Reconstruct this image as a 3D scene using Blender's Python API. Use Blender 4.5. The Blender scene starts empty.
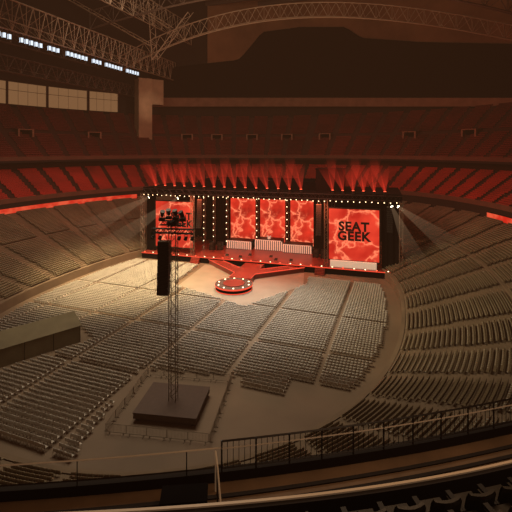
import bpy, math, random
import numpy as np
from mathutils import Vector, Matrix
random.seed(7); np.random.seed(7)
C = bpy.context.scene.collection
bpy.context.scene.view_settings.view_transform = 'Standard'
PI = math.pi; R = math.radians
TH = R(20); c20, s20 = math.cos(TH), math.sin(TH)
EYE = 31.0
def cw(X, Y, z=0.0): return Vector((c20*X - s20*Y, s20*X + c20*Y, z))       # across/depth seen from the eye -> world
def wc(x, y): return c20*x + s20*y, -s20*x + c20*y

# ---------------- materials ----------------
def mat(name, col, rough=.7, metal=0, var=.0, scale=1.0, em=None, es=0.0, col2=None, spec=.5):
    m = bpy.data.materials.new(name); m.use_nodes = True
    nt = m.node_tree; b = nt.nodes['Principled BSDF']
    b.inputs['Base Color'].default_value = (*col, 1); b.inputs['Roughness'].default_value = rough
    b.inputs['Metallic'].default_value = metal; b.inputs['Specular IOR Level'].default_value = spec
    if em: b.inputs['Emission Color'].default_value = (*em, 1); b.inputs['Emission Strength'].default_value = es
    if var or col2:
        tc = nt.nodes.new('ShaderNodeTexCoord'); n = nt.nodes.new('ShaderNodeTexNoise'); n.inputs['Scale'].default_value = scale
        n.inputs['Detail'].default_value = 5
        r = nt.nodes.new('ShaderNodeValToRGB'); r.color_ramp.elements[0].position = .3; r.color_ramp.elements[1].position = .7
        c2 = col2 or tuple(min(1, x*(1+var)) for x in col); c1 = col if col2 else tuple(x*(1-var) for x in col)
        r.color_ramp.elements[0].color = (*c1, 1); r.color_ramp.elements[1].color = (*c2, 1)
        nt.links.new(tc.outputs['Object'], n.inputs['Vector']); nt.links.new(n.outputs['Fac'], r.inputs['Fac']); nt.links.new(r.outputs['Color'], b.inputs['Base Color'])
    return m
def emis(name, col, s):
    return mat(name, (0.02, 0.02, 0.02), em=col, es=s)
def beam_mat(name, col, s, pwr=1.6):
    m = bpy.data.materials.new(name); m.use_nodes = True; nt = m.node_tree
    for n in list(nt.nodes): nt.nodes.remove(n)
    out = nt.nodes.new('ShaderNodeOutputMaterial'); add = nt.nodes.new('ShaderNodeAddShader'); tr = nt.nodes.new('ShaderNodeBsdfTransparent')
    e = nt.nodes.new('ShaderNodeEmission'); e.inputs['Color'].default_value = (*col, 1)
    tc = nt.nodes.new('ShaderNodeTexCoord'); sp = nt.nodes.new('ShaderNodeSeparateXYZ')
    mr = nt.nodes.new('ShaderNodeMapRange'); mr.inputs[1].default_value = 0; mr.inputs[2].default_value = 1; mr.inputs[3].default_value = 1; mr.inputs[4].default_value = 0
    pw = nt.nodes.new('ShaderNodeMath'); pw.operation = 'POWER'; pw.inputs[1].default_value = pwr
    mu = nt.nodes.new('ShaderNodeMath'); mu.operation = 'MULTIPLY'; mu.inputs[1].default_value = s
    L = nt.links.new
    L(tc.outputs['Generated'], sp.inputs[0]); L(sp.outputs['Z'], mr.inputs[0]); L(mr.outputs[0], pw.inputs[0]); L(pw.outputs[0], mu.inputs[0]); L(mu.outputs[0], e.inputs['Strength'])
    L(tr.outputs[0], add.inputs[0]); L(e.outputs[0], add.inputs[1]); L(add.outputs[0], out.inputs['Surface'])
    return m
def screen_mat(name, sc, streak=True, base=(.55, .012, .006), hi=(1.0, .10, .04), st=1.0, wid=.5, vs=.16):
    m = bpy.data.materials.new(name); m.use_nodes = True; nt = m.node_tree; L = nt.links.new
    b = nt.nodes['Principled BSDF']; b.inputs['Base Color'].default_value = (.02, .005, .005, 1); b.inputs['Roughness'].default_value = .6
    tc = nt.nodes.new('ShaderNodeTexCoord')
    n = nt.nodes.new('ShaderNodeTexNoise'); n.inputs['Scale'].default_value = sc; n.inputs['Detail'].default_value = 3
    r = nt.nodes.new('ShaderNodeValToRGB'); r.color_ramp.elements[0].position = .38; r.color_ramp.elements[1].position = .62
    r.color_ramp.elements[0].color = (*base, 1); r.color_ramp.elements[1].color = (*hi, 1)
    L(tc.outputs['Object'], n.inputs['Vector']); L(n.outputs['Fac'], r.inputs['Fac'])
    last = r.outputs['Color']
    if streak:
        n2 = nt.nodes.new('ShaderNodeTexNoise'); n2.inputs['Scale'].default_value = .45; n2.inputs['Detail'].default_value = 5
        vm = nt.nodes.new('ShaderNodeVectorMath'); vm.operation = 'MULTIPLY_ADD'; vm.inputs[1].default_value = (5, 5, 5)
        vo = nt.nodes.new('ShaderNodeTexVoronoi'); vo.feature = 'DISTANCE_TO_EDGE'; vo.inputs['Scale'].default_value = vs
        s3 = nt.nodes.new('ShaderNodeMapRange'); s3.inputs[1].default_value = 0; s3.inputs[2].default_value = wid; s3.inputs[3].default_value = 1; s3.inputs[4].default_value = 0
        pw = nt.nodes.new('ShaderNodeMath'); pw.operation = 'POWER'; pw.inputs[1].default_value = 6
        mx = nt.nodes.new('ShaderNodeMix'); mx.data_type = 'RGBA'; mx.inputs[7].default_value = (1.4, .32, .15, 1)
        L(tc.outputs['Object'], n2.inputs['Vector']); L(n2.outputs['Color'], vm.inputs[0]); L(tc.outputs['Object'], vm.inputs[2]); L(vm.outputs[0], vo.inputs['Vector'])
        L(vo.outputs['Distance'], s3.inputs[0]); L(s3.outputs[0], pw.inputs[0]); L(pw.outputs[0], mx.inputs[0]); L(last, mx.inputs[6])
        last = mx.outputs[2]
    L(last, b.inputs['Emission Color']); b.inputs['Emission Strength'].default_value = st
    return m
M = dict(
 floor=mat('floor_concrete', (.16, .115, .075), .7, var=.25, scale=.08),
 pit=mat('pale_floor_cover', (.27, .23, .18), .7, var=.1, scale=.3),
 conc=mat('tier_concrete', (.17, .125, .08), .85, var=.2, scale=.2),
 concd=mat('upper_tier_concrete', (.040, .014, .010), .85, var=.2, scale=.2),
 wall=mat('dark_wall', (.016, .009, .006), .9, var=.2, scale=.1),
 black=mat('black_cloth', (.004, .003, .003), .95, spec=.1),
 blk=mat('black_metal', (.012, .010, .008), .5, metal=.3),
 roof=mat('roof_deck', (.21, .11, .06), .9, var=.3, scale=.06),
 beam=mat('tan_concrete', (.30, .21, .14), .8, var=.15, scale=.3),
 ledge=mat('dim_ledge', (.11, .05, .033), .8, var=.15, scale=.3),
 ledge2=mat('pale_ledge', (.22, .12, .08), .8, var=.15, scale=.3),
 truss=mat('roof_steel', (.34, .27, .20), .5),
 trussd=mat('roof_steel_dark', (.09, .065, .05), .6),
 alu=mat('truss_aluminium', (.20, .17, .13), .45, metal=.4),
 chair=mat('folding_chair_resin', (.48, .45, .40), .45, var=.1, scale=.4),
 seat=mat('lower_bowl_seat_plastic', (.16, .13, .08), .34, var=.25, scale=.15),
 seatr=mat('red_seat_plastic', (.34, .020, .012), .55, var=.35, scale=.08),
 seatrd=mat('shaded_red_seat_plastic', (.11, .012, .008), .6, var=.45, scale=.05),  # same red seats, with the upper tier's dimness put into the colour
 seatb=mat('dark_seat_plastic', (.034, .029, .022), .34),
 plat=mat('platform_ply', (.065, .040, .030), .7, var=.1, scale=2),
 tent=mat('tent_canvas', (.15, .125, .07), .8, var=.15, scale=.5),
 stage=mat('stage_ply', (.22, .035, .025), .3, var=.2, scale=.3),
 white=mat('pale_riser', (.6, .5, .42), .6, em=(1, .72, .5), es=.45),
 text=mat('dark_lettering', (.008, .002, .002), .9),
 rail=mat('painted_rail', (.02, .015, .012), .4),
 glowr=mat('rail_painted_lit', (.62, .48, .32), .35, em=(1, .62, .34), es=.05),  # faint self glow stands in for warm light on rails, cap and cymbals
 walk=mat('walkway', (.21, .13, .07), .7, var=.2, scale=1.2),
 lampw=emis('lamp_warm', (1, .72, .40), 6), lampr=emis('lamp_red', (1, .10, .04), 5), lampc=emis('lamp_cool', (.78, .88, 1), 1.6),
 lampb=emis('lamp_bright_warm', (1, .85, .6), 25),
 glass=mat('window_sky', (.1, .07, .05), .4, em=(.90, .47, .20), es=.27),
 ribbon=screen_mat('ribbon_led', .35, False, (.75, .02, .008), (1.0, .12, .05), 1.0),
 scr=screen_mat('led_lightning', .16, True, (.40, .008, .004), (.95, .045, .02), 1.15, .32, .20), scr2=screen_mat('led_red', .12, True, (.55, .012, .006), (.95, .06, .028), 1.15, .20, .13),
 redline=emis('red_edge_led', (1, .07, .03), 1.2),
 bred=beam_mat('red_beam', (1, .05, .025), .17, 1.3), bwarm=beam_mat('warm_beam', (1, .62, .34), .05, 1.2),
)
# ---------------- mesh builder ----------------
class MB:
    def __init__(s): s.v = []; s.f = []
    def add(s, vs, fs):
        n = len(s.v); s.v += [tuple(v) for v in vs]; s.f += [tuple(i+n for i in f) for f in fs]; return s
    def box(s, x0, x1, y0, y1, z0, z1, T=None):
        vs = [Vector((x, y, z)) for z in (z0, z1) for y in (y0, y1) for x in (x0, x1)]
        if T: vs = [T @ v for v in vs]
        return s.add(vs, [(0, 2, 3, 1), (4, 5, 7, 6), (0, 1, 5, 4), (2, 6, 7, 3), (0, 4, 6, 2), (1, 3, 7, 5)])
    def cyl(s, p, q, r0, r1=None, n=10, cap=True):
        p, q = Vector(p), Vector(q); r1 = r0 if r1 is None else r1
        d = (q-p).normalized(); a = d.orthogonal().normalized(); b = d.cross(a); vs = []
        for (o, r) in ((p, r0), (q, r1)):
            for k in range(n):
                t = 2*PI*k/n + PI/n; vs.append(o + (a*math.cos(t)+b*math.sin(t))*r)
        fs = [(k, (k+1) % n, n+(k+1) % n, n+k) for k in range(n)]
        if cap: fs += [tuple(range(n-1, -1, -1)), tuple(range(n, 2*n))]
        return s.add(vs, fs)
    def bar(s, p, q, w): return s.cyl(p, q, w*.7, n=4)
    def strip(s, A, B, closed=False):
        n = len(A); fs = [(i, (i+1) % n, n+(i+1) % n, n+i) for i in range(n if closed else n-1)]
        return s.add(list(A)+list(B), fs)
    def build(s, name, m, parent=None, **k):
        me = bpy.data.meshes.new(name); me.from_pydata(s.v, [], s.f); me.materials.append(m); me.update()
        o = bpy.data.objects.new(name, me); C.objects.link(o)
        if parent: o.parent = parent
        for a, b in k.items(): o[a] = b
        return o
def thing(name, label, cat, loc=(0, 0, 0), rz=0, group=None):
    o = bpy.data.objects.new(name, None); C.objects.link(o); o.location = loc; o.rotation_euler = (0, 0, rz); o.empty_display_size = .2
    o['label'] = label; o['category'] = cat
    if group: o['group'] = group
    return o
def dup(root, loc, rz=0, label=None):
    r = root.copy(); C.objects.link(r); r.location = loc; r.rotation_euler = (0, 0, rz)
    if label: r['label'] = label
    for ch in list(root.children):
        cc = ch.copy(); C.objects.link(cc); cc.parent = r
        for g in ch.children:
            d = g.copy(); C.objects.link(d); d.parent = cc
    return r
ORD = ['first','second','third','fourth','fifth','sixth','seventh','eighth','ninth','tenth','eleventh','twelfth','thirteenth','fourteenth','fifteenth','sixteenth','seventeenth','eighteenth','nineteenth','twentieth']
TENS = {2: 'twenty', 3: 'thirty', 4: 'forty', 5: 'fifty', 6: 'sixty'}
for k in range(21, 70):
    ORD.append((TENS[k//10][:-1]+'ieth') if k % 10 == 0 else TENS[k//10]+'-'+ORD[k % 10-1])
def smooth_mesh(name, V, F, m):
    V = np.asarray(V, dtype=np.float32); F = np.asarray(F, dtype=np.int32)
    me = bpy.data.meshes.new(name); me.vertices.add(len(V)); me.vertices.foreach_set('co', V.ravel())
    me.loops.add(F.size); me.loops.foreach_set('vertex_index', F.ravel())
    me.polygons.add(len(F)); me.polygons.foreach_set('loop_start', np.arange(0, F.size, 4, dtype=np.int32))
    me.update(calc_edges=True); me.validate(); me.materials.append(m)
    o = bpy.data.objects.new(name, me); C.objects.link(o); return o
def stamp(name, tmpl, P, m, **k):         # P rows: x,y,z,yaw
    tv = np.array(tmpl.v); tf = np.array(tmpl.f); P = np.asarray(P)
    ca, sa = np.cos(P[:, 3])[:, None], np.sin(P[:, 3])[:, None]
    x = tv[None, :, 0]*ca - tv[None, :, 1]*sa + P[:, 0:1]; y = tv[None, :, 0]*sa + tv[None, :, 1]*ca + P[:, 1:2]; z = tv[None, :, 2] + P[:, 2:3]
    V = np.stack([x, y, z], -1).reshape(-1, 3); F = (tf[None]+(np.arange(len(P))*len(tv))[:, None, None]).reshape(-1, 4)
    o = smooth_mesh(name, V, F, m)
    for a, b in k.items(): o[a] = b
    return o

# ---------------- bowl geometry ----------------
CX, CY, A0, B0, NN = -37.0, 76.0, 37.0, 48.0, 2.3
def pt(phi, d, z=0.0):
    cc, ss = math.cos(phi), math.sin(phi)
    return Vector((CX+(A0+d)*math.copysign(abs(cc)**(2/NN), cc), CY+(B0+d)*math.copysign(abs(ss)**(2/NN), ss), z))
def inside(x, y, d): return abs((x-CX)/(A0+d))**NN + abs((y-CY)/(B0+d))**NN < 1
def phis(a, b, st=1.0):
    n = max(2, int(round((b-a)/st))+1); return [R(a+(b-a)*i/(n-1)) for i in range(n)]
def phi_at(px, d, lo=20, hi=205):
    best = None
    for k in range(int((hi-lo)*10)):
        ph = R(lo+k/10); p = pt(ph, d); X, Y = wc(p.x, p.y)
        if Y < 5: continue
        e = abs(256+400*X/Y-px)
        if best is None or e < best[0]: best = (e, ph)
    return best[1]
def tier(name, d0, d1, z0, z1, n, a, b, m):
    mb = MB(); P = phis(a, b, 2.0)
    prof = []
    for i in range(n):
        da, db = d0+(d1-d0)*i/n, d0+(d1-d0)*(i+1)/n; z = z0+(z1-z0)*i/(n-1)
        prof += [(da, z), (db, z)]
    prof = [(d0, z0-1.5)]+prof
    for (p, q) in zip(prof[:-1], prof[1:]):
        mb.strip([pt(f, p[0], p[1]) for f in P], [pt(f, q[0], q[1]) for f in P])
    return mb.build(name, m, kind='structure')
def seats(d0, d1, z0, z1, n, a, b, step, aisle, aw=1.0, cross=()):
    out = []
    ph = np.radians(np.arange(a, b, .2))
    for i in range(n):
        if i in cross: continue
        d = d0+(d1-d0)*(i+.62)/n; z = z0+(z1-z0)*i/(n-1)
        cc, ss = np.cos(ph), np.sin(ph)
        x = CX+(A0+d)*np.sign(cc)*np.abs(cc)**(2/NN); y = CY+(B0+d)*np.sign(ss)*np.abs(ss)**(2/NN)
        L = np.concatenate([[0], np.cumsum(np.hypot(np.diff(x), np.diff(y)))])
        s = np.arange(.3, L[-1], step)
        X = np.interp(s, L, x); Y = np.interp(s, L, y); PH = np.interp(s, L, ph)
        tx = np.interp(s+.3, L, x)-np.interp(s-.3, L, x); ty = np.interp(s+.3, L, y)-np.interp(s-.3, L, y)
        yaw = np.arctan2(-ty, -tx)
        deg = np.degrees(PH) % aisle; half = math.degrees(aw/(A0+B0)*2)
        ok = (deg > half)
        U = c20*X+s20*Y; W = -s20*X+c20*Y
        px = 256+400*U/np.maximum(W, .01)
        ok &= (W > 3) & (px > -110) & (px < 640)
        out.append(np.stack([X, Y, np.full_like(X, z), yaw], 1)[ok])
    return np.concatenate(out)
T1 = (0.6, 30, 1.7, 13.0, 45); T2 = (30.5, 45, 16.5, 24.0, 18); T3 = (40, 66, 28.5, 47, 30)
fl = MB(); PP = phis(0, 358, 2)
fl.add([pt(p, 3.0, 0) for p in PP], [tuple(range(len(PP)))]); fl.build('floor', M['floor'], kind='structure')
w = MB(); PP = phis(-100, 260, 2)
w.strip([pt(p, 0, -.1) for p in PP], [pt(p, 0, 1.8) for p in PP]); w.strip([pt(p, 0, 1.8) for p in PP], [pt(p, .6, 1.8) for p in PP]); w.build('wall_field', M['conc'], kind='structure')
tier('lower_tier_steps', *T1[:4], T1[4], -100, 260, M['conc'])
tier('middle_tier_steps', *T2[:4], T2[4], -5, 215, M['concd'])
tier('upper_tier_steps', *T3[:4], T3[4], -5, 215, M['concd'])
def ringwall(name, d, z0, z1, a, b, m, d2=None):
    mb = MB(); P = phis(a, b, 1); mb.strip([pt(p, d, z0) for p in P], [pt(p, d if d2 is None else d2, z1) for p in P]); return mb.build(name, m, kind='structure')
ringwall('wall_concourse_lower', 30.2, 12.5, 17.2, -5, 215, M['wall'])
ringwall('wall_suites', 45.2, 23.5, 30, -5, 215, M['wall'])
ringwall('trim_1', 39.9, 27.6, 28.9, -5, 215, M['ledge'])
mb = MB(); P = phis(-5, 215, 1); mb.strip([pt(p, 39.9, 26.9) for p in P], [pt(p, 47, 27.5) for p in P]); mb.strip([pt(p, 39.95, 26.9) for p in P], [pt(p, 39.95, 27.6) for p in P]); mb.build('ceiling_suites', M['wall'], kind='structure')
ringwall('trim_2', 30.1, 15.9, 17.3, -5, 215, M['ledge'])
ringwall('wall_back', 69, 45, 108, -5, 215, M['wall'])
mb = MB(); mb.add([(-230, -10, 106), (150, -10, 106), (150, 280, 106), (-230, 280, 106)], [(0, 1, 2, 3)]); mb.build('ceiling', M['roof'], kind='structure')
mb = MB(); P = phis(5, 118, 1); mb.strip([pt(p, 68.6, 60) for p in P], [pt(p, 68.6, 106) for p in P]); mb.build('ceiling_end_slope', M['roof'], kind='structure')

ts = MB(); ts.box(-.235, .235, .13, .18, .40, .76); ts.box(-.235, .235, -.20, .13, .37, .42)
tsf = MB(); tsf.box(-.25, .25, .12, .22, .3, .86); tsf.box(-.25, .25, -.22, .12, .38, .45)
def split_near(P, n):
    X, Y = c20*P[:, 0]+s20*P[:, 1], -s20*P[:, 0]+c20*P[:, 1]
    px = 256+400*X/Y; py = 150+400*(EYE-P[:, 2]-.6)/Y
    vis = (px > 2) & (px < 508) & (py < 446-np.maximum(0, px-215)*47/297)
    D = np.sqrt(X**2+Y**2+(EYE-P[:, 2])**2); D = np.where(vis, D, 1e6); idx = np.argsort(D)[:n]
    m = np.zeros(len(P), bool); m[idx] = True; return P[m], P[~m]
S1 = seats(*T1, -95, 255, .50, 8.0, 1.4, (23,))
near, far = split_near(S1, 300)
stamp('stadium_seat_rows', ts, far, M['seat'], kind='stuff', label='long curved rows of brown stadium seats filling the lower bowl around the floor', category='seats')
proto = None
for r_ in near:
    if proto is None:
        proto = ts.build('stadium_seat', M['seat']); o = proto
    else:
        o = proto.copy(); C.objects.link(o)
    o.location = r_[:3]; o.rotation_euler = (0, 0, r_[3])
    o['label'] = 'brown stadium seat in the lower bowl rows nearest the front railing'; o['category'] = 'seat'; o['group'] = 'lower bowl seats just beyond the front railing'
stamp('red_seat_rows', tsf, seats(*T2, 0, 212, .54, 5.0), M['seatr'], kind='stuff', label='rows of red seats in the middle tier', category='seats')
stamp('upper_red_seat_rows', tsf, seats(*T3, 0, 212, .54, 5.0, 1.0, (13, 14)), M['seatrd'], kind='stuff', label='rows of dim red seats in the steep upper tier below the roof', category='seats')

def ribbon(pa, pb, label, lo=20, hi=205):
    a, b = phi_at(pa, 29.6, lo, hi), phi_at(pb, 29.6, lo, hi)
    if a > b: a, b = b, a
    P = [a+(b-a)*i/60 for i in range(61)]
    t = thing('ribbon_display', label, 'display', pt((a+b)/2, 29.6, 12.9)); o = t.location
    m1 = MB(); m1.strip([pt(p, 29.55, 13.1)-o for p in P], [pt(p, 29.55, 14.6)-o for p in P]); m1.build('led_strip', M['ribbon'], t)
    for nm, z in (('lower_frame', 12.9), ('upper_frame', 14.6)):
        m2 = MB(); m2.strip([pt(p, 29.5, z)-o for p in P], [pt(p, 29.5, z+.2)-o for p in P]); m2.strip([pt(p, 29.5, z+.2)-o for p in P], [pt(p, 30.1, z+.2)-o for p in P]); m2.build(nm, M['blk'], t)
ribbon(-90, 137, 'long glowing red ribbon display along the left side of the bowl', 100, 205)
ribbon(487, 630, 'short glowing red ribbon display at the right edge of the bowl', 0, 90)

out = [(149, 70), (200, 64), (238, 60), (246, 52), (262, 32), (300, 27), (345, 27), (362, 38), (420, 42), (512, 44), (600, 45)]
ox = [p[0] for p in out]; oy = [p[1] for p in out]
mb = MB(); top = []; bot = []; led = []
for k in range(91):
    px = 149+k*5; p = pt(phi_at(px, 67.5, 5, 205), 67.5); X, Y = wc(p.x, p.y); py = float(np.interp(px, ox, oy))
    top.append(Vector((p.x, p.y, EYE-(py-150)*Y/400))); bot.append(Vector((p.x, p.y, EYE+52.5*Y/400)))
    q = pt(phi_at(px, 66.2, 5, 205), 66.2); X, Y = wc(q.x, q.y); led.append((Vector((q.x, q.y, EYE+43.5*Y/400)), Vector((q.x, q.y, EYE+52*Y/400))))
mb.strip(bot, top); mb.strip(bot, [b+(b-Vector((CX, CY, b.z))).normalized()*1.0 for b in bot]); mb.build('wall_end', M['black'], kind='structure')
mb = MB(); mb.strip([a for a, b in led], [b for a, b in led]); mb.strip([b for a, b in led], bot); mb.build('trim_3', M['ledge2'], kind='structure')
# pillar
X, Y = -(256-147)*176/400, 176.0
PIL = cw(X, Y)
dv = Vector((PIL.x-CX, (PIL.y-CY)*.75, 0)); prz = math.atan2(-dv.x, dv.y)
mb = MB(); T = Matrix.Translation((PIL.x, PIL.y, 0)) @ Matrix.Rotation(prz, 4, 'Z')
mb.box(-4.4, 1.4, -3, 4, 34, 62, T); mb.box(1.4, 6.8, -2, 4, 51, 62, T); mb.build('wall_pillar', M['beam'], kind='structure')
# windows, left
n = 0
for (p0, p1) in ((-60, -34), (-30, 6), (8, 46), (48, 87), (89, 118)):
    n += 1
    a, b = phi_at(p0, 68.5, 120, 205), phi_at(p1, 68.5, 120, 205)
    P = [a+(b-a)*i/8 for i in range(9)]
    base = pt((a+b)/2, 68.5, 48)
    w_ = MB(); w_.strip([pt(p, 68.7, 48.5)-base for p in P], [pt(p, 68.7, 57)-base for p in P]); g = w_.build('window_%d' % n, M['glass'], kind='structure'); g.location = base
    fr = MB()
    for z in (48.4, 53.8, 57.1):
        for i in range(8): fr.bar(pt(P[i], 68.4, z)-base, pt(P[i+1], 68.4, z)-base, .12)
    for i in range(0, 9, 2): fr.bar(pt(P[i], 68.4, 48.4)-base, pt(P[i], 68.4, 57.1)-base, .3 if i % 8 == 0 else .10)
    fr.build('window_frame', M['trussd'], g)
pk = ['leftmost', 'second', 'third', 'fourth', 'fifth', 'sixth', 'seventh', 'eighth', 'ninth']
for k, px in enumerate((25, 94, 187, 217, 252, 287, 325, 410, 470)):
    ph = phi_at(px, 50, 10, 205); p = pt(ph, 50); d = Vector((CX, CY, 0))-p; rz = math.atan2(d.y, d.x)+PI/2
    t = thing('entrance_portal', '%s stairway entrance portal counted from the left in the red upper tier' % pk[k], 'entrance', (p.x, p.y, 35.5), rz, 'upper tier entrances')
    m1 = MB(); m1.box(-2.6, -2.0, -1, 5, 0, 2.4).box(2.0, 2.6, -1, 5, 0, 2.4).box(-2.6, 2.6, -1, 5, 2.4, 2.7); m1.build('surround', M['ledge2'], t)
    m2 = MB(); m2.box(-2, 2, 1, 1.2, 0, 2.4); m2.build('dark_opening_panel', M['black'], t)  # black panel stands for the darkness inside the entrance

# ---------------- roof trusses ----------------
def lattice(mb, A, B, w, skip=1):
    for i in range(len(A)):
        if i % 2 == 0 and i+1 < len(B): mb.bar(A[i], B[i+1], w)
        if i % 2 == 1 and i+1 < len(A): mb.bar(B[i], A[i+1], w)
def chord(mb, A, w):
    for p, q in zip(A[:-1], A[1:]): mb.bar(p, q, w)
def arch(Y0, lowpts, depth, label, w=.5, n=30, m='truss', k=.10):
    xs = [p[0] for p in lowpts]; ys = [p[1] for p in lowpts]
    L = []; U = []; L2 = []
    co = np.polyfit(xs, ys, 4)
    for i in range(n+1):
        px = xs[0]+(xs[-1]-xs[0])*i/n; py = float(np.polyval(co, px)); Yd = Y0-(px-150)*k
        X = (px-256)*Yd/400
        L.append(cw(X, Yd, EYE-(py-150)*Yd/400)); U.append(cw(X, Yd, EYE-(py-depth-150)*Yd/400)); L2.append(cw(X, Yd+4, EYE-(py-depth*.3-150)*Yd/400))
    o0 = L[0].copy(); L = [p-o0 for p in L]; U = [p-o0 for p in U]; L2 = [p-o0 for p in L2]
    t = thing('roof_truss', label, 'truss', o0)
    for nm, A, ww in (('lower_chord', L, w), ('upper_chord', U, w*.9), ('back_chord', L2, w*.7)):
        a = MB(); chord(a, A, ww); a.build(nm, M[m], t)
    a = MB(); lattice(a, L, U, w*.5); lattice(a, U, L2, w*.35)
    for i in range(0, n+1, 2): a.bar(L[i], U[i], w*.3)
    a.build('bracing', M[m], t)
arch(170, [(120, 72), (148, 56), (190, 38), (230, 28), (262, 22), (340, 17), (430, 25), (520, 42), (600, 60)], 15, 'pale curved lattice truss arching above the dark end wall', .38, 60)
arch(150, [(90, 30), (130, 16), (180, 5), (230, -4), (340, -12), (450, -2), (520, 16), (600, 40)], 18, 'nearer arched lattice truss along the top edge of the roof', .4, 44, 'trussd')
def side_truss(x, z0, z1, y0, y1, label, m, w, n, zz=0):
    t = thing('roof_truss', label, 'truss', (x, y0, z0)); A = []; B = []; D = []
    for i in range(n+1):
        y = (y1-y0)*i/n; A.append((0, y, zz*i/n)); B.append((0, y, z1-z0+zz*i/n)); D.append((-5, y, (z1-z0)*.5+zz*i/n))
    for nm, AA, ww in (('lower_chord', A, w), ('upper_chord', B, w), ('back_chord', D, w*.8)):
        a = MB(); chord(a, AA, ww); a.build(nm, M[m], t)
    a = MB(); lattice(a, A, B, w*.55); lattice(a, A, D, w*.4); lattice(a, D, B, w*.4)
    for i in range(0, n+1, 2): a.bar(A[i], B[i], w*.5)
    a.build('bracing', M[m], t)
side_truss(-105, 65.2, 74, 70, 172, 'long steel side truss carrying the floodlights at the upper left', 'truss', .34, 44)
side_truss(-118, 56, 61, 78, 176, 'dark lower truss running below the floodlights at the upper left', 'trussd', .4, 40)
side_truss(-96, 82, 92, 76, 172, 'high steel truss in the upper left corner of the roof', 'truss', .32, 30)
side_truss(-128, 68, 78, 90, 178, 'rear steel truss behind the floodlight truss at the upper left', 'trussd', .4, 30)
for i, (a, b) in enumerate((((118, -5), (168, 28)), ((60, -5), (150, 46)), ((152, 60), (188, 12)), ((148, 2), (152, 60)))):
    Yd = 168; A = cw((a[0]-256)*Yd/400, Yd, EYE-(a[1]-150)*Yd/400); B = cw((b[0]-256)*Yd/400, Yd, EYE-(b[1]-150)*Yd/400)
    m1 = MB(); m1.bar((0, 0, 0), B-A, .36); m1.bar((2, 1, 0), B-A+Vector((2, 1, 0)), .22)
    N = 12
    for k in range(N): m1.bar((B-A)*(k/N)+Vector((2*(k % 2), k % 2, 0)), (B-A)*((k+1)/N)+Vector((2*((k+1) % 2), (k+1) % 2, 0)), .16)
    o = m1.build('roof_brace', M['truss'], label='%s of the slanting steel braces in the upper left roof corner' % ORD[i].capitalize(), category='brace'); o.location = A
for k in range(9):
    m1 = MB(); m1.box(-90, 110, -.5, .5, 0, 2.2); o = m1.build('roof_purlin', M['trussd'], label='%s dark roof beam counted from the far wall' % ORD[k], category='beam', group='roof beams'); o.location = (-30, 208-k*9, 103.6)
fx = thing('floodlight', 'x', 'floodlight', (0, 0, 0), 0, 'floodlights under the left side truss')
b_ = MB(); b_.box(-.1, .5, -.5, .5, 0, 1.5); b_.bar((.2, 0, 1.5), (.2, 0, 2.6), .12); b_.build('housing', M['blk'], fx)
b_ = MB(); b_.box(.5, .56, -.34, .34, .08, 1.42); b_.box(.0, .45, -.56, -.5, .08, 1.42); b_.build('lens', M['lampc'], fx)
ys = []; y = 78.0
for cnt, gap in ((4, 2.2), (5, 1.6), (3, 2.4), (6, 2.0), (3, 1.8), (6, 2.4), (5, 2.0)):
    for j in range(cnt): ys.append(y); y += 1.65
    y += gap
for k, y in enumerate(ys):
    lb = '%s bright floodlight from the left edge along the side truss' % ORD[k]
    if k == 0: fx.location = (-104.8, y, 62.4); fx['label'] = lb; fx.rotation_euler = (0, 0, -.5)
    else: dup(fx, (-104.8, y, 62.4), -.5, lb)

# ---------------- stage ----------------
SY = R(3.5); SO = Vector((-36.3, 100.7, 0))
def SL(t, f, z=0): return SO+Vector((math.cos(SY)*t-math.sin(SY)*f, math.sin(SY)*t+math.cos(SY)*f, z))
def sth(name, label, cat, t, f, z=0, group=None, rz=0): return thing(name, label, cat, SL(t, f, z), SY+rz, group)
PIT = [(-14, -20.5), (5.7, -28.5), (15.5, -12), (14, -2.0), (-15, -2.0)]
def inpoly(x, y, P):
    c = False; n = len(P)
    for i in range(n):
        (x1, y1), (x2, y2) = P[i], P[(i+1) % n]
        if (y1 > y) != (y2 > y) and x < (x2-x1)*(y-y1)/(y2-y1)+x1: c = not c
    return c
cxp = sum(p[0] for p in PIT)/5; cyp = sum(p[1] for p in PIT)/5
PS = [(cxp+(x-cxp)*.93, cyp+(y-cyp)*.93) for x, y in PIT]
mb = MB(); mb.add([(x, y, 0) for x, y in PS]+[(x, y, .04) for x, y in PS], [(4, 3, 2, 1, 0), (5, 6, 7, 8, 9)]+[(i, (i+1) % 5, 5+(i+1) % 5, 5+i) for i in range(5)])
o = mb.build('floor_cover', M['pit'], label='pale angular floor covering around the round stage and runway', category='floor covering'); o.location = SL(0, 0, 0.004); o.rotation_euler = (0, 0, SY)
t = sth('stage_deck', 'wide red lit main stage deck under the video screens', 'stage', 0, 0)
mb = MB(); mb.box(-34, 36, -2, 19, 1.5, 1.75); mb.build('deck', M['stage'], t)
for nm, b4 in (('front_skirt', (-34, 36, -1.8, -1.6)), ('side_skirt', (-34, -33.8, -1.6, 19)), ('side_skirt', (35.8, 36, -1.6, 19))):
    mb = MB(); mb.box(*b4, 0, 1.5); mb.build(nm, M['black'], t)
mb = MB(); mb.box(-34, 36, -2.08, -2.0, 1.52, 1.72); mb.build('edge_light', M['redline'], t)
for sx in (-1, 1):
    mb = MB()
    for k in range(5): mb.box(17*sx-1.2, 17*sx+1.2, -2.1-.3*(5-k), -2.1, 0, .3*(k+1))
    mb.build('steps', M['stage'], t)
t = sth('runway', 'red edged runway with slanting arms from main stage to round stage', 'runway', 0, 0)
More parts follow.
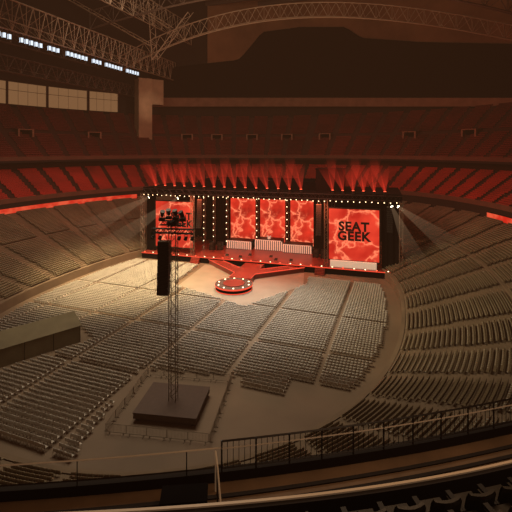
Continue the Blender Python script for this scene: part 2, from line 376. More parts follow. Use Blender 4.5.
def deckpoly(mb, pts, z0, z1):
    n = len(pts); mb.add([(x, y, z0) for x, y in pts]+[(x, y, z1) for x, y in pts], [tuple(range(n-1, -1, -1)), tuple(range(n, 2*n))]+[(i, (i+1) % n, n+(i+1) % n, n+i) for i in range(n)])
RZ = 1.25
mb = MB(); deckpoly(mb, [(-2.6, -2.1), (-2.6, -14.4), (2.6, -14.4), (2.6, -2.1)], 0, RZ); mb.build('walkway', M['stage'], t)
for sx in (-1, 1):
    mb = MB(); p = [(sx*13, -2.1), (sx*9.0, -2.1), (sx*2.6, -7.0), (sx*2.6, -10.8)]
    deckpoly(mb, p if sx > 0 else p[::-1], 0, RZ); mb.build('slanting_arm', M['stage'], t)
for sx in (-1, 1):
    for p, q in (((sx*2.62, -10.8, RZ), (sx*2.62, -14.4, RZ)), ((sx*2.6, -10.9, RZ), (sx*13.1, -2.2, RZ)), ((sx*2.6, -6.9, RZ), (sx*8.9, -2.1, RZ))):
        mb = MB(); mb.bar(p, q, .15); mb.build('edge_light', M['redline'], t)
t = sth('round_stage', 'round red edged stage at the end of the runway', 'stage', 0, -18.6)
mb = MB(); mb.cyl((0, 0, 0), (0, 0, 1.1), 4.0, n=40); mb.build('drum', M['black'], t)
mb = MB(); mb.cyl((0, 0, 1.1), (0, 0, 1.25), 4.15, n=40); mb.build('deck', M['plat'], t)
for rr, z0, z1 in ((4.2, .95, 1.27), (4.05, .1, .3)):
    mb = MB(); ring = [(rr*math.cos(2*PI*k/40), rr*math.sin(2*PI*k/40)) for k in range(40)]
    mb.strip([(x, y, z0) for x, y in ring], [(x, y, z1) for x, y in ring], True)
    mb.build('edge_light', M['redline'], t)
mb = MB(); mb.cyl((0, 0, 1.25), (0, 0, 1.4), 2.4, n=24); mb.build('turntable', M['stage'], t)
for k in range(10):
    q = 2*PI*k/10; mb = MB(); mb.cyl((3.5*math.cos(q), 3.5*math.sin(q), 1.25), (3.5*math.cos(q), 3.5*math.sin(q), 1.36), .16, n=8); mb.build('floor_lamp', M['lampw'], t)

def text_part(s, size, m, parent, loc):
    cu = bpy.data.curves.new('txt', 'FONT'); cu.body = s; cu.size = size; cu.align_x = 'CENTER'; cu.align_y = 'CENTER'; cu.space_line = .78; cu.space_character = 1.1; cu.extrude = .03; cu.offset = .13*size/3; cu.resolution_u = 3
    o = bpy.data.objects.new('txt', cu); C.objects.link(o); bpy.context.view_layer.update()
    me = bpy.data.meshes.new_from_object(o.evaluated_get(bpy.context.evaluated_depsgraph_get())); bpy.data.objects.remove(o)
    me.name = 'lettering'; me.materials.clear(); me.materials.append(m)
    q = bpy.data.objects.new('lettering', me); C.objects.link(q); q.parent = parent; q.location = loc; q.rotation_euler = (PI/2, 0, 0); q['label'] = 'dark bold lettering reading SEAT GEEK'
    return q
def screen(t0, t1, f, z0, z1, label, m, txt=0, dx=0, hz=.56, name='video_screen'):
    w_ = t1-t0; t = sth(name, label, 'screen', (t0+t1)/2, f, z0)
    h = z1-z0
    a = MB(); a.box(-w_/2, w_/2, -.1, .1, 0, h); a.build('led_panel', M[m], t)
    a = MB()
    for (x0, x1, y0, y1) in ((-w_/2-.3, -w_/2, -.3, h+.3), (w_/2, w_/2+.3, -.3, h+.3), (-w_/2, w_/2, -.3, 0), (-w_/2, w_/2, h, h+.3)): a.box(x0, x1, -.2, .3, y0, y1)
    a.build('frame', M['blk'], t)
    if txt: text_part('SEAT\nGEEK', txt, M['text'], t, (dx, -.14, h*hz))
    return t
screen(-30.5, -18.8, 0, 3.4, 16.3, 'left hand red video screen reading SEAT GEEK behind the tower', 'scr2', 2.7, 2.2, .60)
screen(19, 31.2, 0, 3.4, 16.2, 'right hand red video screen with large SEAT GEEK lettering', 'scr2', 3.1)
screen(-13, -4.9, 15, 2.6, 16, 'left panel of the red lightning backdrop in the stage centre', 'scr')
screen(-3.4, 4.4, 15, 2.6, 16, 'middle panel of the red lightning backdrop between two light columns', 'scr')
screen(6.0, 13, 15, 2.6, 16, 'right panel of the red lightning backdrop in the stage centre', 'scr')
def drape(t0, t1, f, z0, z1, label):
    a = MB(); n = int((t1-t0)/.35); A = [(t0-(t0+t1)/2+(t1-t0)*i/n, .18*math.sin(i*1.7)+.05*math.sin(i*.6), 0) for i in range(n+1)]
    a.strip(A, [(x, y, z1-z0) for x, y, _ in A]); o = a.build('drape', M['black'], label=label, category='drape'); o.location = SL((t0+t1)/2, f, z0); o.rotation_euler = (0, 0, SY)
drape(-33.5, 35.5, 18, 1.76, 18.2, 'long black drape hung across the back of the stage')
drape(-18.2, -13.6, 12, 1.76, 18.2, 'black drape between left screen and centre backdrop')
drape(13.6, 18.7, 10, 1.76, 18.2, 'black drape between centre backdrop and right screen')
drape(31.8, 36.0, .8, 1.76, 18.2, 'black drape closing the right wing beside the right screen')
drape(-34.0, -31.0, .8, 1.76, 18.2, 'black drape closing the left wing beside the left screen')
def boxtruss(mb, p, q, w, n, cw_=.09, lw=.05):
    p, q = Vector(p), Vector(q); d = (q-p).normalized(); a = Vector((0, 0, 1)) if abs(d.z) < .9 else Vector((0, 1, 0)); b = d.cross(a).normalized(); a = b.cross(d)
    cs = [(a+b)*w/2, (a-b)*w/2, (-a-b)*w/2, (b-a)*w/2]
    for k in cs: mb.bar(p+k, q+k, cw_)
    for k in range(4):
        A = [p+cs[k]+(q-p)*i/n for i in range(n+1)]; B = [p+cs[(k+1) % 4]+(q-p)*i/n for i in range(n+1)]
        lattice(mb, A, B, lw)
t = sth('stage_roof', 'black stage roof rig spanning above the video screens', 'stage roof', 0, 0)
mb = MB(); boxtruss(mb, (-34.5, -1.2, 19.3), (36.5, -1.2, 19.3), 1.2, 70); mb.build('front_truss', M['blk'], t)
mb = MB(); mb.box(-34.5, 36.5, -.4, 19, 18.3, 20.2); mb.build('roof_panel', M['black'], t)
mb = MB(); mb.box(-19, 17, 4, 18, 20.2, 22.4); mb.build('upper_box', M['black'], t)
for x in (-34.2, -18.4, 18.4, 36.2):
    for f in (-1.2, 17.5):
        mb = MB(); boxtruss(mb, (x, f, 1.76), (x, f, 18.7), .8, 18); mb.build('support_tower', M['alu'], t)
mb = MB(); mb.box(-3.5, 3.5, -3.5, 3.5, 0, 5.8); mb.box(-3.7, 3.7, -3.7, 3.7, 5.8, 6.0); o = mb.build('rigging_housing', M['black'], label='tall black box standing on the stage roof right of centre', category='box'); o.rotation_euler = (0, 0, SY)
o.location = SL(19, 4.5, 20.2)
for k, (x, f) in enumerate(((-21, 13), (-17.0, 11.2), (-13.9, 14.2), (-4.15, 14.2), (5.2, 14.2), (13.9, 14.2))):
    t = sth('lamp_ladder', '%s vertical string of lamps from the left across the stage back' % ORD[k], 'lamp truss', x, f, 1.77, 'vertical lamp trusses')
    mb = MB(); boxtruss(mb, (0, 0, 0), (0, 0, 15.2), .6, 16); mb.build('truss', M['alu'], t)
    for j in range(8):
        z = 1+j*1.9; a = MB(); a.cyl((0, -.35, z), (0, -.65, z), .24, n=10); h = a.build('lamp_housing', M['blk'], t)
        a = MB(); a.cyl((0, -.66, z), (0, -.70, z), .13, n=10); a.build('lens', M['lampw'], h)
lp = None
ts_ = [-33+k*1.42 for k in range(49)]
for k, x in enumerate(ts_):
    lb = '%s small warm lamp from the left on the stage roof front truss' % ORD[k]
    if lp is None:
        lp = sth('stage_lamp', lb, 'lamp', x, -2.1, 18.4, 'lamps along the front truss')
        a = MB(); a.cyl((0, 0, .1), (0, -.25, -.05), .20, n=8); a.bar((0, 0, .1), (0, .3, .4), .06); a.build('housing', M['blk'], lp)
        a = MB(); a.cyl((0, -.26, -.06), (0, -.30, -.08), .11, n=8); a.build('lens', M['lampw'], lp)
    else: dup(lp, SL(x, -2.1, 18.4+random.uniform(-.15, .15)), SY, lb)
def cone(L, r0, r1, n=16):
    a = MB(); a.cyl((0, 0, 0), (0, 0, L), r0, r1, n=n, cap=False)
    return a
xs_ = [-30, -27, -24, -21, -18, -15, -12, -9, -6, -3, 0, 3, 6, 9, 12, 20, 22.5, 25, 27.5, 30, 32.5]
for k, x in enumerate(xs_):
    t = sth('beam_light', '%s red beam light from the left shooting upward from stage roof' % ORD[k], 'spotlight', x, -1.0, 20.1, 'red beam lights on the stage roof')
    a = MB(); a.box(-.35, .35, -.3, .3, 0, .25); a.build('base', M['blk'], t)
    a = MB(); a.cyl((0, 0, .3), (0, 0, .8), .28, .34, n=10); h = a.build('head', M['blk'], t)
    a = MB(); a.cyl((0, 0, .81), (0, 0, .86), .3, n=10); a.build('lens', M['lampr'], t)
    for j in range(2):
        b_ = cone(7.0+1.5*((k+j) % 2), .22, 1.35, 20).build('light_beam', M['bred'], t); b_.location = (0, 0, .9); b_.rotation_euler = (R(12-8*j), R(-12+(-14 if j else 8) + ((k*53) % 11)), 0)
for k in range(26):
    x = -33+k*2.65; t = sth('footlight', '%s small floor lamp from the left along the stage front edge' % ORD[k], 'lamp', x, -1.7, 1.76, 'footlights on the stage front')
    a = MB(); a.box(-.18, .18, -.12, .12, 0, .22); a.build('housing', M['blk'], t)
    a = MB(); a.box(-.15, .15, -.15, -.12, .04, .2); a.build('lens', M['lampw'] if k % 3 else M['lampr'], t)
for k, (x0, x1, f, h, lb) in enumerate(((-12, -4.5, 9, 2.4, 'left pale slatted band riser at the stage centre'), (-3.6, 4.2, 10, 3.0, 'tallest pale slatted band riser in the middle of the stage'), (5, 13, 9, 2.4, 'right pale slatted band riser at the stage centre'))):
    t = sth('band_riser', lb, 'riser', (x0+x1)/2, f, 1.76); w_ = (x1-x0)/2
    a = MB(); a.box(-w_, w_, 0, 4, 0, h); a.build('platform', M['blk'], t)
    a = MB()
    for i in range(int(w_*2/.6)+1): a.box(-w_+i*.6, -w_+i*.6+.36, -.1, -.02, .1, h-.2)
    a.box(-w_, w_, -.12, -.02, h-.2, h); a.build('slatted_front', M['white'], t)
t = sth('drum_kit', 'small drum kit on the middle band riser', 'drum kit', .3, 11.5, 4.76)
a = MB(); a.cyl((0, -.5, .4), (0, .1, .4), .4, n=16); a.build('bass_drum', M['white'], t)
for sx in (-1, 1):
    a = MB(); a.cyl((sx*.45, -.2, .75), (sx*.45, -.2, 1.0), .2, n=12); a.bar((sx*.45, -.2, 0), (sx*.45, -.2, .75), .04); a.build('tom', M['white'], t)
    a = MB(); a.cyl((sx*.9, 0, 1.3), (sx*.9, 0, 1.34), .28, .05, n=12); a.bar((sx*.9, 0, 0), (sx*.9, 0, 1.3), .03); a.build('cymbal', M['glowr'], t)
a = MB(); a.box(-5.6, 5.6, -.3, .3, 0, 1.6)
for i in range(20): a.box(-5.5+i*.56, -5.5+i*.56+.3, -.4, -.3, .1, 1.5)
o = a.build('slatted_panel', M['white'], label='pale slatted panel standing below the right video screen', category='panel'); o.location = SL(25, -.8, 1.76); o.rotation_euler = (0, 0, SY)
for k, (x, f) in enumerate(((-15.5, 6), (-13.2, 6.5), (14.8, 6.5), (17, 6))):
    t = sth('speaker_stack', '%s dark speaker stack from the left standing on the stage deck' % ORD[k], 'speaker', x, f, 1.76, 'speaker stacks on the stage deck')
    for j in range(2):
        a = MB(); a.box(-.8, .8, -.5, .5, j*1.2, j*1.2+1.17); cb = a.build('cabinet', M['blk'], t)
        a = MB(); a.cyl((0, -.5, j*1.2+.6), (0, -.56, j*1.2+.6), .42, n=14); a.build('speaker_cone', M['seatb'], cb)
for k, (x, f) in enumerate(((-9, 1), (-5, .5), (5, .5), (9, 1), (-3, 3), (3, 3))):
    a = MB(); a.add([(-.4, -.3, 0), (.4, -.3, 0), (.4, .4, 0), (-.4, .4, 0), (-.4, -.15, .25), (.4, -.15, .25), (.4, .35, .5), (-.4, .35, .5)], [(3, 2, 1, 0), (0, 1, 5, 4), (4, 5, 6, 7), (2, 3, 7, 6), (1, 2, 6, 5), (3, 0, 4, 7)])
    o = a.build('stage_monitor', M['blk'], label='%s black wedge monitor on the stage deck from the left' % ['Leftmost', 'second', 'fifth', 'sixth', 'third', 'fourth'][k], category='speaker', group='wedge monitors'); o.location = SL(x, f, 1.76); o.rotation_euler = (0, 0, SY)
def line_array(loc, rz, label, n, w_, h, hang, cv=.02):
    t = thing('line_array', label, 'speaker', loc, rz)
    for k in range(n):
        T = Matrix.Translation((0, -cv*k*k*.25, -h*(k+.5))) @ Matrix.Rotation(-R(50*cv)*k, 4, 'X')
        a = MB(); a.box(-w_/2, w_/2, -.35, .4, -h/2+.02, h/2-.02, T); cb = a.build('cabinet', M['blk'], t)
        a = MB(); a.box(-w_/2+.06, w_/2-.06, -.37, -.35, -h/2+.05, h/2-.05, T); a.build('grille', M['blk'], cb)
    a = MB(); a.box(-w_/2, w_/2, -.3, .4, 0, .12)
    for sx in (-1, 1): a.bar((sx*w_*.3, 0, .1), (0, 0, hang), .05)
    a.build('flying_frame', M['alu'], t); return t
line_array(SL(-16.2, -1.2, 17.2), SY, 'black line array hanging left of the stage centre', 14, 1.3, .55, 1.6)
line_array(SL(16.6, -1.2, 17.2), SY, 'black line array hanging between centre backdrop and right screen', 14, 1.3, .55, 1.6)
line_array(SL(33.6, -1.2, 17.2), SY, 'black line array hanging at the far right of the stage', 12, 1.3, .5, 1.6)
def hazebeam(src, dst, r1, label, k='bwarm'):
    d = dst-src; t = thing('haze_spotlight', label, 'spotlight', src, 0)
    a = MB(); dn = d.normalized(); a.cyl(-dn*.5, (0, 0, 0), .2, .32, n=10); a.bar(-dn*.5, (0, 0, .6), .08); a.build('housing', M['blk'], t)
    a = MB(); a.cyl(dn*.02, dn*.08, .28, n=10); a.build('lens', M['lampb'], t)
    b_ = cone(d.length, .25, r1, 24).build('light_beam', M[k], t); b_.rotation_euler = d.to_track_quat('Z', 'Y').to_euler()
hazebeam(SL(-22, -2.9, 17.7), SL(-42, -18, 1.5), 3.4, 'spotlight on the left stage roof throwing a pale beam down left')
hazebeam(SL(-31, -2.9, 17.7), SL(-50, -12, 7), 3.4, 'spotlight near the left stage corner throwing a wide pale beam')
hazebeam(SL(34, -2.9, 17.7), SL(40, -8, 4), 2.6, 'spotlight at the right stage corner throwing a pale beam down right')
hazebeam(SL(35.4, -2.9, 17.7), SL(48, -9, 9), 2.6, 'spotlight at the far right stage corner throwing a slanting beam')

# ---------------- delay tower ----------------
TW = Vector((-25.8, 41.8, 0)); TY = R(12)
def TL(x, y, z=0): return TW+Vector((math.cos(TY)*x-math.sin(TY)*y, math.sin(TY)*x+math.cos(TY)*y, z))
t = thing('delay_tower', 'tall lattice speaker tower standing on a dark square platform', 'tower', TW, TY)
a = MB(); a.box(-3.7, 3.7, -3.0, 3.0, .35, 1.0); a.box(-3.75, 3.75, -3.05, 3.05, .95, 1.05); a.build('platform', M['plat'], t)
for sx in (-1, 1):
    for sy in (-1, 1):
        a = MB(); a.box(sx*3.3-.2, sx*3.3+.2, sy*2.6-.2, sy*2.6+.2, 0, .35); a.build('foot', M['blk'], t)
a = MB(); boxtruss(a, (0, 0, 1.05), (0, 0, 22.2), .85, 26, .07, .045); a.build('mast', M['alu'], t)
a = MB(); boxtruss(a, (-2.6, -.2, 21.3), (2.6, -.2, 21.3), .5, 10, .09, .06); a.build('crossbar', M['blk'], t)
a = MB(); boxtruss(a, (0, -1.5, 22.3), (0, 1.2, 22.3), .5, 6, .08, .05); boxtruss(a, (-1.5, -.4, 22.3), (1.5, -.4, 22.3), .5, 5, .08, .05); a.box(-.55, .55, -.6, .3, 22.0, 22.5); a.build('head_frame', M['blk'], t)
line_array(TL(-.7, -1.2, 20.2), TY, 'black line array hanging from the tower in the foreground', 14, 1.35, .44, 1.4, .006)
for k, (x, z) in enumerate(((-2.4, 21.0), (-1.5, 21.0), (.9, 21.0), (1.7, 21.0), (2.5, 21.0))):
    q = thing('tower_floodlight', '%s lamp from the left hung under the tower crossbar' % ORD[k], 'lamp', TL(x, -.4, z), TY, 'lamps on the tower crossbar')
    a = MB(); a.cyl((0, -.2, -.6), (0, .12, -.35), .22, .16, n=10); a.build('housing', M['blk'], q); a = MB(); a.bar((-.18, 0, -.5), (-.18, 0, -.05), .04).bar((.18, 0, -.5), (.18, 0, -.05), .04).bar((-.18, 0, -.05), (.18, 0, -.05), .04); a.build('yoke', M['blk'], q)
for k, (x, z) in enumerate(((-1.3, 22.7), (-.45, 22.9), (.45, 22.85), (1.3, 22.7))):
    q = thing('moving_light', '%s dark moving light from the left on the tower top' % ORD[k], 'spotlight', TL(x, -.3, z), TY, 'moving lights on the tower top')
    a = MB(); a.box(-.34, .34, -.25, .25, -.18, .14); a.build('base', M['blk'], q); a = MB(); a.cyl((0, 0, .35), (.2-.14*k, -.3, 1.0), .2, .31, n=10); a.build('head', M['blk'], q)
    a = MB(); a.bar((-.33, 0, .18), (-.33, 0, .58), .06).bar((.33, 0, .18), (.33, 0, .58), .06).bar((-.33, 0, .18), (.33, 0, .18), .06); a.build('yoke', M['blk'], q)
bp = None
spots = []
for i in range(5): spots += [(-4.6+i*2.3, -5.2, 0), (-4.6+i*2.3, 6.0, 0)]
for i in range(5): spots += [(-5.85, -4.1+i*2.3, PI/2), (5.85, -4.1+i*2.3, PI/2)]
for (x, y, rz) in spots:
    side = 'front' if y == -5.2 else 'back' if y == 6.0 else 'left' if x < 0 else 'right'
    i = round((x+4.6)/2.3) if rz == 0 else round((y+4.1)/2.3)
    lb = '%s steel barrier on the %s side of the tower enclosure' % (ORD[i], side)
    if bp is None:
        bp = thing('crowd_barrier', lb, 'barrier', TL(x, y), TY+rz, 'steel barriers around the tower')
        a = MB()
        a.bar((-1.1, 0, 1.1), (1.1, 0, 1.1), .04).bar((-1.1, 0, .2), (1.1, 0, .2), .04).bar((-1.1, 0, .2), (-1.1, 0, 1.1), .04).bar((1.1, 0, .2), (1.1, 0, 1.1), .04); a.build('frame', M['alu'], bp)
        a = MB()
        for k in range(1, 14): a.bar((-1.1+k*2.2/14, 0, .2), (-1.1+k*2.2/14, 0, 1.1), .016)
        a.build('bars', M['alu'], bp)
        for sx in (-.8, .8): a = MB(); a.bar((sx, -.3, .03), (sx, .3, .03), .06); a.bar((sx, 0, .03), (sx, 0, .2), .06); a.build('foot', M['alu'], bp)
    else: dup(bp, TL(x, y), TY+rz, lb)
# ---------------- tent ----------------
E = Vector((-48.8, 51, 0)); dy = Vector((.44, .9, 0)).normalized(); rz = math.atan2(dy.y, dy.x)-PI/2
t = thing('mixing_tent', 'long low dark green tent with gabled roof on the left floor', 'tent', E, rz)
a = MB(); Lt = 17; a.box(-6, 0, -Lt, 0, 0, 2.7); a.build('side_walls', M['tent'], t)
a = MB(); a.add([(-6.2, .15, 2.7), (.2, .15, 2.7), (-3, .15, 4.1), (-6.2, -Lt, 2.7), (.2, -Lt, 2.7), (-3, -Lt, 4.1)], [(0, 2, 1), (3, 4, 5), (1, 2, 5, 4), (2, 0, 3, 5), (0, 1, 4, 3)]); a.build('roof', M['tent'], t)
for k in range(5):
    a = MB(); a.bar((.06, -k*4, 0), (.06, -k*4, 2.7), .06); a.build('pole', M['blk'], t)

# ---------------- floor chairs ----------------
tc_ = MB(); tc_.box(-.235, .235, -.20, -.16, .46, .80); tc_.box(-.235, .235, -.18, .20, .42, .45)
for sx in (-.21, .19): tc_.box(sx, sx+.02, -.24, -.20, 0, .46); tc_.box(sx, sx+.02, .18, .20, 0, .42)
colsx = [(-73.5, -66.5), (-65.3, -55), (-53.8, -45.5), (-44.3, -34.2), (-33.0, -22.8), (-21.6, -11.2), (-10.0, -1)]
rowsy = [(29, 45.4), (46.5, 60), (61.1, 73.5), (74.6, 94.5)]
CH = []
for (x0, x1) in colsx:
    for (y0, y1) in rowsy:
        y = y0
        while y <= y1:
            x = x0
            while x <= x1:
                ok = inside(x, y, -2.6)
                dx, dyy = x-SO.x, y-SO.y; lt = math.cos(SY)*dx+math.sin(SY)*dyy; lff = -math.sin(SY)*dx+math.cos(SY)*dyy
                if lff > -5 or inpoly(lt, lff, PIT): ok = False
                ex, ey = x-TW.x, y-TW.y; lx = math.cos(TY)*ex+math.sin(TY)*ey; ly = -math.sin(TY)*ex+math.cos(TY)*ey
                if abs(lx) < 7.4 and -8 < ly < 7.4: ok = False
                if x > -31 and y < 48.5: ok = False
                if x > -14 and y < 52: ok = False
                ex, ey = x-E.x, y-E.y; lx = math.cos(rz)*ex+math.sin(rz)*ey; ly = -math.sin(rz)*ex+math.cos(rz)*ey
                if -8 < lx < 1.6 and ly < 2: ok = False
                if ok: CH.append((x+random.uniform(-.01, .01), y+random.uniform(-.015, .015), 0, random.uniform(-.02, .02)))
                x += .49
            y += .76
CH = np.array(CH)
X, Y = c20*CH[:, 0]+s20*CH[:, 1], -s20*CH[:, 0]+c20*CH[:, 1]; px = 256+400*X/Y
CH = CH[(px > -90) & (px < 620)]
near, far = split_near(CH, 300)
stamp('folding_chair_rows', tc_, far, M['chair'], kind='stuff', label='blocks of pale folding chairs set in rows across the arena floor', category='chairs')
proto = None
for r_ in near:
    if proto is None: proto = tc_.build('folding_chair', M['chair']); o = proto
    else: o = proto.copy(); C.objects.link(o)
    o.location = r_[:3]; o.rotation_euler = (0, 0, r_[3])
    o['label'] = 'pale folding chair in the floor rows nearest the viewer left of the tower'; o['category'] = 'chair'; o['group'] = 'nearest floor chairs'
print('chairs', len(CH), 'seats', len(S1))

# ---------------- foreground ----------------
def crv(pts, X): return float(np.interp(X, [p[0] for p in pts], [p[1] for p in pts]))
RP = [(-12, 8.0), (-5.3, 8.3), (-.9, 8.65), (2.4, 9.3), (6.5, 10.25), (13, 12.4)]
PPt = [(-10, 5.6), (-3.7, 5.83), (0, 6.0), (2.3, 6.3), (4.36, 6.8), (7, 7.7), (11, 9.6)]
def smoothc(pts, x0, x1, n):
    xs = np.linspace(x0, x1, n); co = np.polyfit([p[0] for p in pts], [p[1] for p in pts], 3); return [(float(x), float(np.polyval(co, x))) for x in xs]
RL = smoothc(RP, -11, 12, 93); PL = smoothc(PPt, -9, 10, 77)
WZ = 23.75
a = MB(); A = [cw(x, y+.15, WZ) for x, y in RL]; B = [cw(x, y-3.4, WZ) for x, y in RL]; a.strip(A, B)
a.strip([v+Vector((0, 0, -1.6)) for v in A], A); a.strip([v+Vector((0, 0, -1.6)) for v in B], [v+Vector((0, 0, -1.6)) for v in A])
a.build('floor_walkway', M['walk'], kind='structure')
for k in range(8):
    a = MB(); off = .35+k*.26
    L0 = [(x, y-off) for x, y in RL]
    a.strip([cw(x, y, WZ+.03) for x, y in L0], [cw(x, y-.09, WZ+.03) for x, y in L0]); a.strip([cw(x, y-.09, WZ+.002) for x, y in L0], [cw(x, y-.09, WZ+.03) for x, y in L0])
    a.build('trim_%d' % (6+k), M['wall'], kind='structure')
a = MB(); a.strip([cw(x, y-.02, WZ) for x, y in RL], [cw(x, y-.02, WZ+.22) for x, y in RL]); a.strip([cw(x, y-.02, WZ+.22) for x, y in RL], [cw(x, y+.14, WZ+.22) for x, y in RL]); a.strip([cw(x, y+.14, WZ+.22) for x, y in RL], [cw(x, y+.14, WZ-.2) for x, y in RL]); a.build('trim_4', M['wall'], kind='structure')
seg = [p for p in RL if p[0] >= -.95]; lf = [p for p in RL if p[0] < -.7]
o0 = cw(seg[0][0], seg[0][1], WZ+.22)
t = thing('safety_railing', 'black steel railing with balusters curving along the right walkway edge', 'railing', o0)
for nm, z, w_, mm in (('top_rail', .66, .035, 'rail'), ('middle_rail', .50, .026, 'glowr'), ('bottom_rail', .07, .025, 'rail')):
    a = MB(); chord(a, [cw(x, y, WZ+.22+z)-o0 for x, y in seg], w_); a.build(nm, M[mm], t)
a = MB()
for i, (x, y) in enumerate(seg[:-1]):
    x2, y2 = seg[i+1]
    for f in (0, .5): p = cw(x+(x2-x)*f, y+(y2-y)*f, WZ+.22+.07)-o0; a.bar(p, p+Vector((0, 0, .59)), .011)
a.build('balusters', M['rail'], t)
for i in range(0, len(seg), 3):
    x, y = seg[i]; a = MB(); p = cw(x, y, WZ+.22)-o0; a.bar(p, p+Vector((0, 0, .68)), .03); a.build('post', M['rail'], t)
o0 = cw(lf[-1][0], lf[-1][1], WZ+.22)
t = thing('low_railing', 'low open railing with lit top rail along the left walkway edge', 'railing', o0)
a = MB(); chord(a, [cw(x, y, WZ+.22+.52)-o0 for x, y in lf], .028); a.build('top_rail', M['glowr'], t)
a = MB(); chord(a, [cw(x, y, WZ+.22+.10)-o0 for x, y in lf], .025); a.build('bottom_rail', M['rail'], t)
for i in range(2, len(lf), 9):
    x, y = lf[i]; a = MB(); p = cw(x, y, WZ+.22)-o0; a.bar(p, p+Vector((0, 0, .52)), .02); a.build('post', M['rail'], t)
p0 = cw(-.86, 8.5, WZ); t = thing('stair_handrail', 'lit slanted handrail where the two railings meet', 'handrail', p0)
a = MB(); q = cw(-.5, 6.7, WZ)-cw(-.86, 8.5, WZ); q = Vector((q.x, q.y, 0)); chord(a, [Vector((0, 0, .85)), Vector((0, 0, .85))+q*.2, q+Vector((0, 0, .25)), q+Vector((0, 0, 0))], .025); a.build('rail', M['glowr'], t)
a = MB(); a.bar((0, 0, 0), (0, 0, .85), .025); a.build('post', M['glowr'], t)
a = MB(); a.bar(q*.2, q*.2+Vector((0, 0, .85)), .025); a.build('post', M['rail'], t)
a = MB(); a.strip([cw(x, y, WZ-1) for x, y in PL], [cw(x, y, 25.7) for x, y in PL]); a.strip([cw(x, y-.1, WZ-1) for x, y in PL], [cw(x, y-.1, 25.7) for x, y in PL]); a.strip([cw(x, y-.1, 25.7) for x, y in PL], [cw(x, y, 25.7) for x, y in PL]); a.build('wall_parapet', M['wall'], kind='structure')
a = MB(); A = [(-.03, 25.7), (.015, 25.7), (.015, 25.725), (-.03, 25.725)]
for k in range(4):
    (u, z), (u2, z2) = A[k], A[(k+1) % 4]; a.strip([cw(x, y+u, z) for x, y in PL], [cw(x, y+u2, z2) for x, y in PL])
a.build('trim_5', M['glowr'], kind='structure')
t = thing('equipment_case', 'small black equipment case on the walkway below the left railing', 'case', cw(-1.45, 8.1, WZ), TH+.08)
a = MB(); a.box(-.45, .45, -.2, .2, .04, .26); a.build('body', M['black'], t); a = MB(); a.box(-.47, .47, -.22, .22, .26, .30); a.build('lid', M['black'], t)
a = MB(); a.bar((-.15, -.24, .2), (.15, -.24, .2), .03); a.build('handle', M['blk'], t)
def fseat():
    t = thing('front_seat', 'x', 'seat', (0, 0, 0), 0, 'dark seats just inside the parapet')
    a = MB(); n = 6
    F = []; Bk = []
    for i in range(n+1):
        u = -1+2*i/n; F.append((.23*u, .05*u*u, 0)); Bk.append((.23*u, .05*u*u-.05, 0))
    prof = [(0, .40), (-.03, .62), (-.07, .80), (-.08, .86)]
    for j in range(3):
        (dy0, z0), (dy1, z1) = prof[j], prof[j+1]
        sc = .86 if j == 2 else 1
        for S in (F, Bk): a.strip([(x, y+dy0-.2, z0) for x, y, _ in S], [(x*sc, y+dy1-.2, z1) for x, y, _ in S])
    a.strip([(x*.86, y-.28, .86) for x, y, _ in F], [(x*.86, y-.28, .86) for x, y, _ in Bk])
    for e in (0, n): a.add([(F[e][0], F[e][1]-.2, .4), (Bk[e][0], Bk[e][1]-.2, .4), (Bk[e][0]*.86, Bk[e][1]-.28, .86), (F[e][0]*.86, F[e][1]-.28, .86)], [(0, 1, 2, 3)])
    a.build('backrest', M['seatb'], t)
    a = MB(); a.box(-.22, .22, -.18, .22, .38, .44); a.build('seat', M['seatb'], t)
    for sx in (-1, 1):
        a = MB(); a.box(sx*.26-.02, sx*.26+.02, -.24, .12, .58, .62); a.box(sx*.26-.015, sx*.26+.015, -.2, -.12, 0, .6); a.build('armrest', M['blk'], t)
    return t
f0 = fseat(); used = False
for row, (off, z) in enumerate(((.50, 25.20), (1.05, 25.44))):
    k = 0; x = 1.0 if row == 0 else 1.3
    while x < 6.2:
        y = crv(PL, x)-off; dd = (crv(PL, x+.1)-crv(PL, x-.1))/.2; ang = TH+math.atan(dd)
        lb = '%s dark seat from the left in the %s row inside the parapet' % (ORD[k].capitalize(), 'front' if row == 0 else 'second')
        p = cw(x, y, z)
        if not used: f0.location = p; f0.rotation_euler = (0, 0, ang); f0['label'] = lb; used = True
        else: dup(f0, p, ang, lb)
        k += 1; x += .56*math.cos(math.atan(dd))
a = MB()
for off0, off1, z in ((.1, .78, 25.20), (.78, 2.1, 25.44)):
    a.strip([cw(x, y-off0, z) for x, y in PL], [cw(x, y-off1, z) for x, y in PL])
    a.strip([cw(x, y-off0, z-.4) for x, y in PL], [cw(x, y-off0, z) for x, y in PL])
a.build('floor_seating_step', M['wall'], kind='structure')

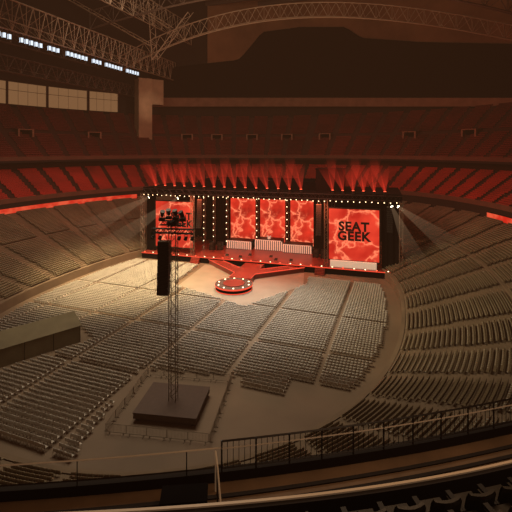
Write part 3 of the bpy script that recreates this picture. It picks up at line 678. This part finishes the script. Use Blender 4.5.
# ---------------- light ----------------
W = bpy.data.worlds.new('w'); bpy.context.scene.world = W; W.use_nodes = True
nt = W.node_tree
nt.nodes['Background'].inputs[0].default_value = (.9, .50, .28, 1); nt.nodes['Background'].inputs[1].default_value = .2
va = nt.nodes.new('ShaderNodeVolumeAbsorption'); va.inputs['Color'].default_value = (0, 0, 0, 1); va.inputs['Density'].default_value = .0022
ve = nt.nodes.new('ShaderNodeEmission'); ve.inputs['Color'].default_value = (1, .40, .17, 1); ve.inputs['Strength'].default_value = .00015  # glow put into the air to imitate lit haze; nothing scatters
vs = nt.nodes.new('ShaderNodeAddShader'); nt.links.new(va.outputs[0], vs.inputs[0]); nt.links.new(ve.outputs[0], vs.inputs[1]); nt.links.new(vs.outputs[0], nt.nodes['World Output'].inputs['Volume'])
def area(loc, tgt, size, P, col, sy=None):
    l = bpy.data.lights.new('area', 'AREA'); l.size = size; l.energy = P; l.color = col
    if sy: l.shape = 'RECTANGLE'; l.size_y = sy
    o = bpy.data.objects.new('area_light', l); C.objects.link(o); o.location = loc; o.rotation_euler = (Vector(tgt)-Vector(loc)).to_track_quat('-Z', 'Y').to_euler()
def spot(loc, tgt, P, col, ang, blend=.6, r=1.0):
    l = bpy.data.lights.new('spot', 'SPOT'); l.energy = P; l.color = col; l.spot_size = R(ang); l.spot_blend = blend; l.shadow_soft_size = r
    o = bpy.data.objects.new('spot_light', l); C.objects.link(o); o.location = loc; o.rotation_euler = (Vector(tgt)-Vector(loc)).to_track_quat('-Z', 'Y').to_euler()
area((-40, 66, 62), (-40, 68, 0), 40, 34000, (1, .80, .56))
spot((-60, 60, 62), (-60, 80, 0), 760000, (1, .72, .38), 48, 1, 3)
spot((-30, 70, 62), (-26, 72, 0), 240000, (1, .88, .74), 40, 1, 3)
spot((-40, 20, 60), (-88, 85, 6), 60000, (1, .70, .44), 46, 1, 3)
spot((-50, 60, 55), (12, 84, 5), 110000, (1, .72, .36), 60, 1, 3)  # added warm spot to gild the right lower bowl
area(SL(0, -6, 26), SL(0, 60, 20), 50, 9000, (1, .10, .05), 6)
area((-60, 95, 34), (-125, 105, 24), 40, 9000, (1, .13, .07), 8)
area((-15, 110, 34), (35, 150, 24), 30, 7500, (1, .12, .06), 8)
area(SL(0, -4, 17), SL(0, 6, 2), 40, 7500, (1, .18, .08), 3)
area(SL(0, -10, 14), SL(0, -14, 0), 14, 1600, (1, .16, .07), 5)
spot(SL(0, -10, 30), SL(0, -20, 0), 36000, (1, .74, .52), 60, 1, 1)
area((-40, 110, 80), (-40, 160, 106), 70, 20000, (1, .58, .33))  # added light turned upward to brighten the roof
area((-80, 100, 90), (-110, 140, 60), 30, 10000, (1, .66, .42))
spot((-60, 110, 50), (PIL.x, PIL.y, 50), 50000, (1, .66, .40), 16, 1, 1)  # added spot to brighten the pillar
p = cw(4, 9, 33); area(p, cw(2, 8, 24), 4, 170, (1, .60, .33))  # added light over the foreground to warm the walkway and its edges
p = cw(8, 4, 31); area(p, cw(4, 6, 25), 2, 35, (1, .66, .42))  # added light to bring out the dark front seats

cam = bpy.data.cameras.new('cam'); co = bpy.data.objects.new('camera', cam); C.objects.link(co)
co.location = (0, 0, EYE); co.rotation_euler = (PI/2, 0, TH)
cam.sensor_width = 36; cam.lens = 36*400/512; cam.shift_y = -(256-150)/512; cam.clip_end = 1000; cam.clip_start = .1
bpy.context.scene.camera = co
